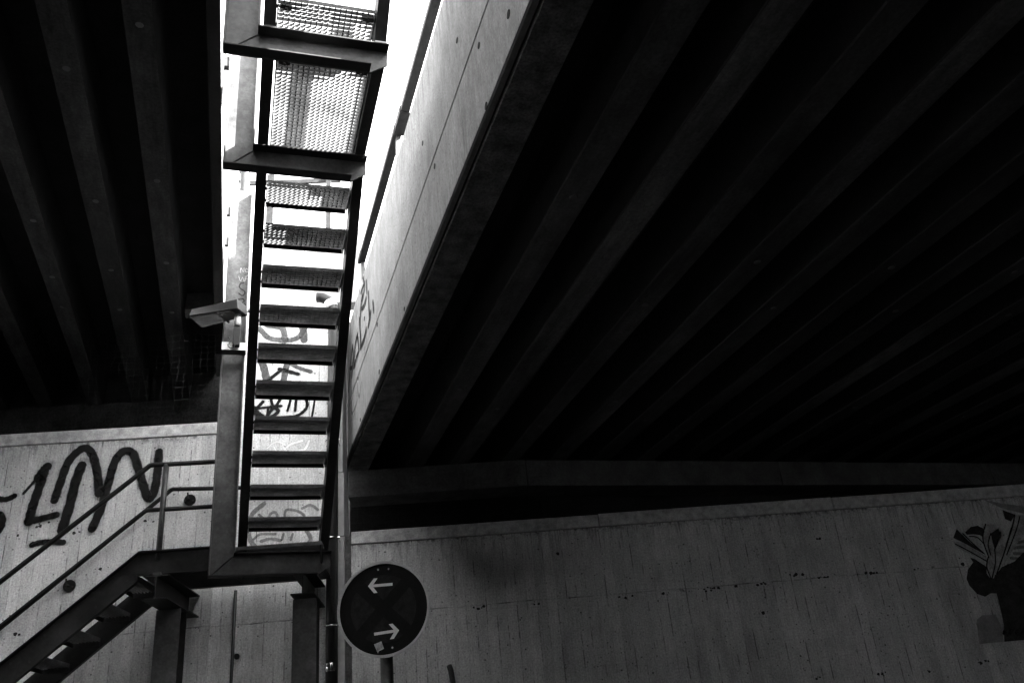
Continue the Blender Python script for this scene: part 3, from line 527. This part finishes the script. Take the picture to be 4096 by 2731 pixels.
# handrails of the lower flight
def smooth_bend(p, r=.05):
    out = [Vector(p[0])]
    for a, b, c in zip(p, p[1:], p[2:]):
        a, b, c = map(Vector, (a, b, c)); d1, d2 = (a - b).normalized(), (c - b).normalized()
        for s in (1, .6, .25): out.append(b + d1 * r * s)
        for s in (.25, .6, 1): out.append(b + d2 * r * s)
    out.append(Vector(p[-1])); return out
t = Thing('handrail', 'tubular steel railing on the open side of the lower flight', 'railing', (-2.3, 7.36, 1.8), 'w')
for zt, zr in ((2.575, .021), (2.175, .019)):
    q = MB(); q.tube(smooth_bend([(ub, 7.445, zt - (ul - ub) * slope), (-2.43, 7.445, zt), (-1.80, 7.445, zt - .005)], .03), zr, 10); t.part('rail', q, 'rail', smooth=True)
for u in (-2.295, -4.6):
    zb = zl if u > ul else zl - (ul - u) * slope - .05
    q = MB(); q.tube([(u, 7.445, zb - .08), (u, 7.445, (2.575 if u > ul else 2.575 - (-2.43 - u) * slope))], .024, 10); t.part('post', q, 'galv', smooth=True)
t = Thing('handrail', 'tubular handrail fixed to the wall by round plates behind the lower flight', 'handrail', (-2.4, 8.25, 2.5), 'w')
q = MB(); q.tube(smooth_bend([(ub, 8.25, 2.6 - (-2.47 - ub) * .845), (-2.47, 8.25, 2.6), (-1.235, 8.25, 2.545)], .04), .020, 10); t.part('rail', q, 'rail', smooth=True)
for u, z in ((-2.323, 2.53), (-3.339, 1.80), (-4.3, 1.0)):
    d = MB(); d.disc((u, 8.335, z - .02), .055, .012, 'y', 20); o = t.part('wall_plate', d, 'galvd')
    d = MB(); d.tube([(u, 8.335, z - .02), (u, 8.27, z - .02), (u, 8.25, z + .03)], .008, 8); t.part('arm', d, 'dark', parent=o)
    for s in (-1, 1):
        d = MB(); d.disc((u + s * .03, 8.325, z - .03), .009, .01, 'y', 8); t.part('bolt', d, 'dark', parent=o)

# ------------------------------------------------------------------ pipes
t = Thing('downpipe', 'dark drainpipe with steel clips running up the wall right of the stair', 'drainpipe', (-.965, 8.16, GZ), 'w')
q = MB(); q.tube([(-.965, 8.17, GZ), (-.955, 8.17, 2.5), (-.945, 8.17, 4.25)], .054, 20); t.part('pipe', q, 'pvc', smooth=True)
q = MB(); q.tube([(-.945, 8.17, 4.25), (-.945, 8.17, 4.38), (-.96, 8.17, 4.46), (-1.0, 8.17, 4.53), (-1.06, 8.17, 4.565), (-1.12, 8.17, 4.57)], .056, 18); t.part('elbow', q, 'pvc', smooth=True)
q = MB(); q.tube([(-.955, 8.17, 4.44), (-.985, 8.17, 4.515)], .063, 18); t.part('collar', q, 'signwhite', smooth=True)
for z in (2.0, 1.216, 2.957, 0.2):
    q = MB(); q.tube([(-.962 + .058 * math.cos(a_), 8.17 + .058 * math.sin(a_), z) for a_ in [math.pi * (.0 - i / 12) for i in range(13)]], .007, 6)
    o = t.part('clip', q, 'bright', smooth=True)
    b = MB(); b.disc((-.900, 8.15, z), .011, .016, 'x', 8); b.box(-.906, -.894, 8.16, 8.345, z - .006, z + .006); t.part('clip_screw', b, 'bright', parent=o)
q = MB(); q.tube([(-.963, 8.17, .83), (-.963, 8.17, .90)], .0565, 20); o = t.part('band', q, 'bright', smooth=True)
for i in range(5):
    b = MB(); b.box(-.985 + i * .014, -.978 + i * .014, 8.105, 8.116, .835, .895); t.part('lug', b, 'dark', parent=o)
t = Thing('conduit', 'thin dark conduit on the wall under the landing', 'conduit', (-1.85, 8.3, GZ), 'w')
q = MB(); q.tube([(-1.85, 8.31, GZ), (-1.845, 8.31, 1.62)], .015, 10); t.part('tube', q, 'pvc', smooth=True)
for z in (1.045, 0.0):
    b = MB(); b.disc((-1.815, 8.33, z), .026, .02, 'y', 12); t.part('clip', b, 'dark')
t = Thing('cable_riser', 'insulated pipe stub with loose cables hanging beside the upper hanger', 'pipe', (-.1, 8.0, 5.5))
q = MB(); P = [(-.10, 8.0, 5.49 + .04 * i) for i in range(40)]; q.tube(P, [.05 + .004 * ((i * 7) % 3 - 1) for i in range(40)], 14); t.part('insulation', q, 'lampm', smooth=True)
q = MB(); q.tube([(-.16, 8.0, 7), (-.158, 8.0, 5.4), (-.13, 7.98, 5.1), (-.15, 8.0, 4.75), (-.175, 8.0, 4.3), (-.18, 8.0, 3.6)], .007, 6); t.part('cable', q, 'rubber')
q = MB(); q.tube([(-.115, 7.98, 5.5), (-.10, 7.97, 5.3), (-.135, 7.97, 5.15), (-.125, 7.98, 4.95)], .011, 6); t.part('cable', q, 'galv')
q = MB(); q.box(-.17, -.09, 7.99, 8.02, 5.36, 5.40); t.part('clamp', q, 'galv')
# hook at the bottom of the right wall
t = Thing('bent_tube', 'dark bent tube end sticking up in front of the low right wall', 'tube', (.08, 8.25, GZ), 'w')
q = MB(); q.tube([(.10, 8.2, GZ), (.09, 8.2, .66), (.078, 8.2, .76), (.066, 8.215, .80)], .025, 12); t.part('tube', q, 'dark', smooth=True)
q = MB(); q.disc((.066, 8.19, .79), .012, .01, 'y', 10); t.part('end_ring', q, 'galv')

# ------------------------------------------------------------------ street lamp on the hanger
t = Thing('street_lamp', 'flat floodlight on a short stub fixed to the lowest hanger', 'lamp', (-.09, 7.35, 3.53))
zb = 3.85
Bq = [(-.512, 7.40), (-.092, 7.205), (-.004, 7.342), (-.394, 7.62)]
q = MB(); cx_, cy_ = -.25, 7.39
lo = [(x, y, zb) for x, y in Bq]
hi = [(cx_ + (x - cx_) * .93, cy_ + (y - cy_) * .9, zb + .085 + (.02 if i in (1, 2) else -.02)) for i, (x, y) in enumerate(Bq)]
q.sweep([lo, hi], None); o = t.part('housing', q, 'lampm', bevel=.004)
ins = lambda s, z, a=0: [(cx_ - .035 + (x - cx_) * s, cy_ + .012 + (y - cy_) * s, z) for x, y in Bq]
q = MB(); q.sweep([ins(.86, zb - .003), ins(.80, zb - .018)], None); t.part('lens', q, 'glass', parent=o)
q = MB(); q.sweep([[(-.27 + d, 7.29, zb - .005), (-.26 + d, 7.285, zb - .005), (-.16 + d, 7.46, zb - .005), (-.17 + d, 7.465, zb - .005)], [(-.27 + d, 7.29, zb - .022), (-.26 + d, 7.285, zb - .022), (-.16 + d, 7.46, zb - .022), (-.17 + d, 7.465, zb - .022)]] if (d := 0.0) is not None else [], None); t.part('lens_bar', q, 'dark', parent=o)
d = MB(); d.disc((-.006, 7.335, 3.90), .014, .012, 'x', 12); t.part('latch', d, 'dark', parent=o)
q = MB(); q.tube([(-.088, 7.34, 3.74), (-.09, 7.34, 3.86)], .030, 16); t.part('stub', q, 'signwhite', smooth=True)
q = MB(); q.box(-.118, -.062, 7.33, 7.38, 3.712, 3.742); t.part('collar', q, 'black')
q = MB(); q.box(-.12, -.060, 7.325, 7.385, 3.545, 3.711); t.part('square_post', q, 'galvd', bevel=.004)
q = MB(); q.box(-.214, -.004, 7.40, 7.499, 3.525, 3.534); t.part('bracket_plate', q, 'lampm')
q = MB(); q.box(-.214, -.004, 7.392, 7.3995, 3.525, 3.60); t.part('bracket_plate', q, 'signwhite')
q = MB(); q.tube([(-.16, 7.29, 3.53), (-.155, 7.29, 3.505), (-.135, 7.29, 3.49), (-.11, 7.29, 3.50), (-.10, 7.29, 3.53)], .005, 6); t.part('cable', q, 'rubber')
q = MB(); q.tube([(-.15, 7.3, 3.535), (-.148, 7.3, 3.585), (-.155, 7.3, 3.60), (-.165, 7.3, 3.60)], .005, 6); t.part('cable', q, 'rubber')

# ------------------------------------------------------------------ round sign
SA = math.radians(-20); sx, sy, sz = .92, 5.75, .946
ca, sa = math.cos(SA), math.sin(SA)
lxs, lys = sx * ca + sy * sa, -sx * sa + sy * ca
t = Thing('traffic_sign', 'round dark traffic sign with two white arrows on a grey post', 'sign', (lxs, lys, GZ), SA)
X, Y_, Z_ = lxs, lys, sz
q = MB(); q.disc((X, Y_, Z_), .30, .004, 'y', 72); plate = t.part('plate', q, 'signrim')
ring = MB(); L = []
for rr, yy in ((.300, Y_ - .001), (.300, Y_ - .012), (.284, Y_ - .012), (.284, Y_ - .001)):
    L.append([(X + math.cos(2 * math.pi * k / 72) * rr, yy, Z_ + math.sin(2 * math.pi * k / 72) * rr) for k in range(72)])
o_ = 0
for l in L: ring.v += l
for i in range(4):
    for k in range(72): a_, b_ = i * 72 + k, i * 72 + (k + 1) % 72; c_, d_ = ((i + 1) % 4) * 72 + (k + 1) % 72, ((i + 1) % 4) * 72 + k; ring.f.append((a_, b_, c_, d_))
t.part('rim', ring, 'signrim')
q = MB(); q.disc((X, Y_ - .0045, Z_), .2835, .003, 'y', 72); t.part('face', q, 'signface')
for m0 in range(4):
    c0 = math.pi / 2 * m0; q = MB(); lo_ = []; hw = math.radians(45)
    r = .212; off = .041
    px, pz = math.cos(c0) * off * 1.3, math.sin(c0) * off * 1.3
    dd = math.asin(off * .92 / r); arc = [c0 - hw + dd + (2 * hw - 2 * dd) * i / 16 for i in range(17)]
    pts = [(px, pz)] + [(math.cos(a_) * r, math.sin(a_) * r) for a_ in arc]
    q.prism([(X + a_, Z_ + b_) for a_, b_ in pts], Y_ - .0062, Y_ - .0046, 'y'); t.part('segment', q, 'signseg')
def arrow(cxa, cza, s, tilt):
    q = MB(); hs = .0085
    def T(p): 
        x, z = p[0] * s, p[1]; return (X + cxa + x * math.cos(tilt) - z * math.sin(tilt), Z_ + cza + x * math.sin(tilt) + z * math.cos(tilt))
    sh = [(-.078, -hs), (.048, -hs), (.020, -.046), (.044, -.046), (.082, 0), (.044, .046), (.020, .046), (.048, hs), (-.078, hs)]
    p = [T(v) for v in sh]
    if s < 0: p.reverse()
    q.prism(p, Y_ - .0082, Y_ - .0064, 'y'); return t.part('arrow', q, 'signwhite')
arrow(-.015, .148, -1, math.radians(-1)); arrow(.015, -.148, 1, math.radians(3))
q = MB(); q.prism([(X - .065, Z_ - .214), (X - .018, Z_ - .200), (X - .002, Z_ - .246), (X - .036, Z_ - .258), (X - .041, Z_ - .270), (X - .048, Z_ - .256)], Y_ - .0085, Y_ - .0065, 'y'); t.part('sticker', q, 'sticker')
for bx, bz in ((-.028, .248), (.040, .246), (.052, -.245)):
    d = MB(); d.disc((X + bx, Y_ - .012, Z_ + bz), .007, .006, 'y', 10); t.part('bolt', d, 'bright')
q = MB(); q.tube([(X + .005, Y_ + .055, GZ), (X + .0, Y_ + .055, Z_ + .27)], .041, 20); t.part('post', q, 'galv', smooth=True)
for z in (.2, -.2):
    q = MB(); q.tube([(X + .046 * math.cos(a_), Y_ + .055 + .046 * math.sin(a_), Z_ + z) for a_ in [2 * math.pi * i / 16 for i in range(17)]], .006, 6); q.box(X - .05, X + .05, Y_ + .0045, Y_ + .012, Z_ + z - .015, Z_ + z + .015); t.part('clamp', q, 'galvd')

# ------------------------------------------------------------------ graffiti (flat paint on the walls)
def spline(p, n=6):
    if len(p) < 3: return [p[0]] + [tuple(p[0][k] + (p[1][k] - p[0][k]) * i / n for k in (0, 1)) for i in range(1, n + 1)]
    q = [p[0]] + list(p) + [p[-1]]; out = []
    for i in range(1, len(q) - 2):
        for j in range(n):
            s = j / n; a, b, c, d = q[i - 1], q[i], q[i + 1], q[i + 2]
            out.append(tuple(.5 * (2 * b[k] + (c[k] - a[k]) * s + (2 * a[k] - 5 * b[k] + 4 * c[k] - d[k]) * s * s + (3 * b[k] - a[k] - 3 * c[k] + d[k]) * s ** 3) for k in (0, 1)))
    out.append(tuple(p[-1])); return out
def strokes(data, to3, wfix=None):
    q = MB(); q.uv = []
    for si, (wd, pts) in enumerate(data):
        P = spline([tuple(p) for p in pts]); n = len(P); h = wd * .5 * 1.22
        # round caps
        def dirn(i):
            a, b = P[max(i - 1, 0)], P[min(i + 1, n - 1)]; dx, dz = b[0] - a[0], b[1] - a[1]; l = math.hypot(dx, dz) or 1; return dx / l, dz / l
        rows = []
        d0 = dirn(0); d1 = dirn(n - 1)
        for s in (.95, .7, .35): rows.append((P[0][0] - d0[0] * h * s, P[0][1] - d0[1] * h * s, d0, h * math.sqrt(1 - s * s)))
        for i in range(n): rows.append((P[i][0], P[i][1], dirn(i), h * (1 + .06 * math.sin(i * 1.7 + si))))
        for s in (.35, .7, .95): rows.append((P[-1][0] + d1[0] * h * s, P[-1][1] + d1[1] * h * s, d1, h * math.sqrt(1 - s * s)))
        o = len(q.v); lift = .0004 * (si % 9)
        for k, (a, b, d, hh) in enumerate(rows):
            v0 = hh / h / 2 if h else .5
            for c_ in (-1, 0, 1):
                q.v.append(tuple(to3(a - d[1] * hh * c_, b + d[0] * hh * c_, lift))); q.uv.append((k / len(rows), .5 + c_ * .5 * (1 if hh > h * .5 else 1)))
        for k in range(len(rows) - 1):
            for c_ in (0, 1):
                i = o + k * 3 + c_; q.f.append((i, i + 1, i + 4, i + 3))
    return q
on_wall = lambda a, b, l: (a, NW - .004 - l, b)
def graff(key, m, label):
    d = TR[key]; u, z = d[0][1][0]
    o = single('graffiti', label, 'graffiti', strokes(d, on_wall), m, (u, NW - .004, z), 'w')
    if m == 'pblack':
        me = mesh('overspray', strokes([(w_ * 1.75, p) for w_, p in d if w_ > .02], lambda a, b, l: (a, NW - .0015 - l * .2, b)), 'phalo', (u, NW - .004, z))
        k = bpy.data.objects.new('overspray', me); C.objects.link(k); k.parent = o
graff('tag_left', 'pblack', 'large black spray painted letters on the tall left wall behind the railing')
graff('tag_edge', 'pblack', 'black spray marks cut off at the left edge of the picture')
graff('tag_black', 'pblack', 'black scribble and smiling face seen between the middle treads')
graff('tag_grey_figure', 'pgrey', 'broad grey painted legs on the gap wall above the black scribble')
graff('tag_dark_arrow', 'pblack', 'dark painted arrow strokes across the grey legs on the gap wall')
graff('tag_grey_arch', 'pgrey', 'grey painted arch high on the gap wall below the pipe elbow')
graff('tag_white', 'pwhite', 'white paint strokes on the gap wall below the black scribble')
graff('tag_pale_ring', 'ppale', 'pale grey ring with scrawled letters behind the lowest treads')
graff('tag_sevens', 'pfaint', 'tiny faint scribbled figures at the top right of the tall left wall')
on_par = lambda a, b, l: (a, NW + .114 - l, b)
d = [(w_, [(p[0] * 1.0146, p[1] * 1.0146) for p in pts]) for w_, pts in TR['tag_smear']]
single('graffiti', 'faint smeared scribbles on the pale parapet above the gap wall', 'graffiti', strokes(d, on_par), 'pfaint', (-1.5, NW + .114, 5.2), 'w')
on_fas = lambda a, b, l: (fx(a) - .004 - l, a, b)
for key, m, lab in (('fascia_black', 'pblack', 'tall black lettering on the pale edge of the right deck'), ('fascia_pale', 'ppale', 'faint grey lettering low on the pale edge of the right deck')):
    d = TR[key]; single('graffiti', lab, 'graffiti', strokes(d, on_fas), m, (1.08, d[0][1][0][0], d[0][1][0][1]))
on_han = lambda a, b, l: (a, 7.5715 - l, b)
for key, m, lab in (('hanger_white', 'pchalk', 'white chalked words NO WAR on the long grey hanger'), ('hanger_dark', 'pgrey', 'dark letter S painted on the long grey hanger under the chalked words')):
    d = TR[key]; single('graffiti', lab, 'graffiti', strokes(d, on_han), m, (-.1, 7.5715, d[0][1][0][1]))

# paste-up poster on the right wall
t = Thing('poster', 'torn dark paste-up poster with a lily at the right edge of the picture', 'poster', (6.9, NW, 1.5), 'w')
lv = {'grey_panel': ('postm', .003), 'silhouette': ('postd', .004), 'petal_left': ('postg', .0055), 'petal_left_dark': ('postd', .0062), 'petal_centre': ('postg', .0066), 'petal_right': ('postg', .0074), 'petal_top_dark': ('postd', .0058), 'leaf_dark': ('postd', .0050), 'leaf_top': ('postm', .0046), 'petal_mid_dark': ('postd', .0082)}
for k, pts in TR['poster'].items():
    m, dn = lv[k]; q = MB(); q.prism([tuple(p) for p in pts], NW - dn - .0006, NW - dn + .0004, 'y')
    t.part('paper_petal' if 'petal' in k else 'paper_leaf' if 'leaf' in k else 'paper_sheet', q, m)
q = strokes(TR['poster_vein'], lambda a, b, l: (a, NW - .0095 - l * .2, b)); t.part('petal_vein', q, 'pblack')
for st_ in TR['poster_hand']:
    q = strokes([st_], lambda a, b, l: (a, NW - .0060 - l * .2, b)); t.part('paper_scrap', q, 'ppale')
q = strokes([(max(.012, w_), p) for w_, p in TR['poster_text']], lambda a, b, l: (a, NW - .0065 - l * .2, b)); t.part('lettering', q, 'ppale')

# pock marks and rust stains in the wall faces
random.seed(9)
def blob(u, z, r):
    q = MB(); q.uv = None; pts = []
    for k in range(9):
        a_ = 2 * math.pi * k / 9; rr = r * random.uniform(.65, 1.2); pts.append((u + math.cos(a_) * rr * 1.15, z + math.sin(a_) * rr))
    q.prism(pts, NW - .0035, NW - .001, 'y'); return q
for u, z in TR['blobs']:
    th = wl if u < -2.07 else wr
    if -2.07 <= u < -.8: continue
    for k_ in range(random.choice((1, 1, 2, 3, 4))):
        rr = random.uniform(.004, .013) if k_ else random.uniform(.007, .018)
        th.part('pock_mark', blob(u + (random.uniform(-.09, .09) if k_ else 0), z + (random.uniform(-.02, .015) if k_ else 0), rr), 'hole')
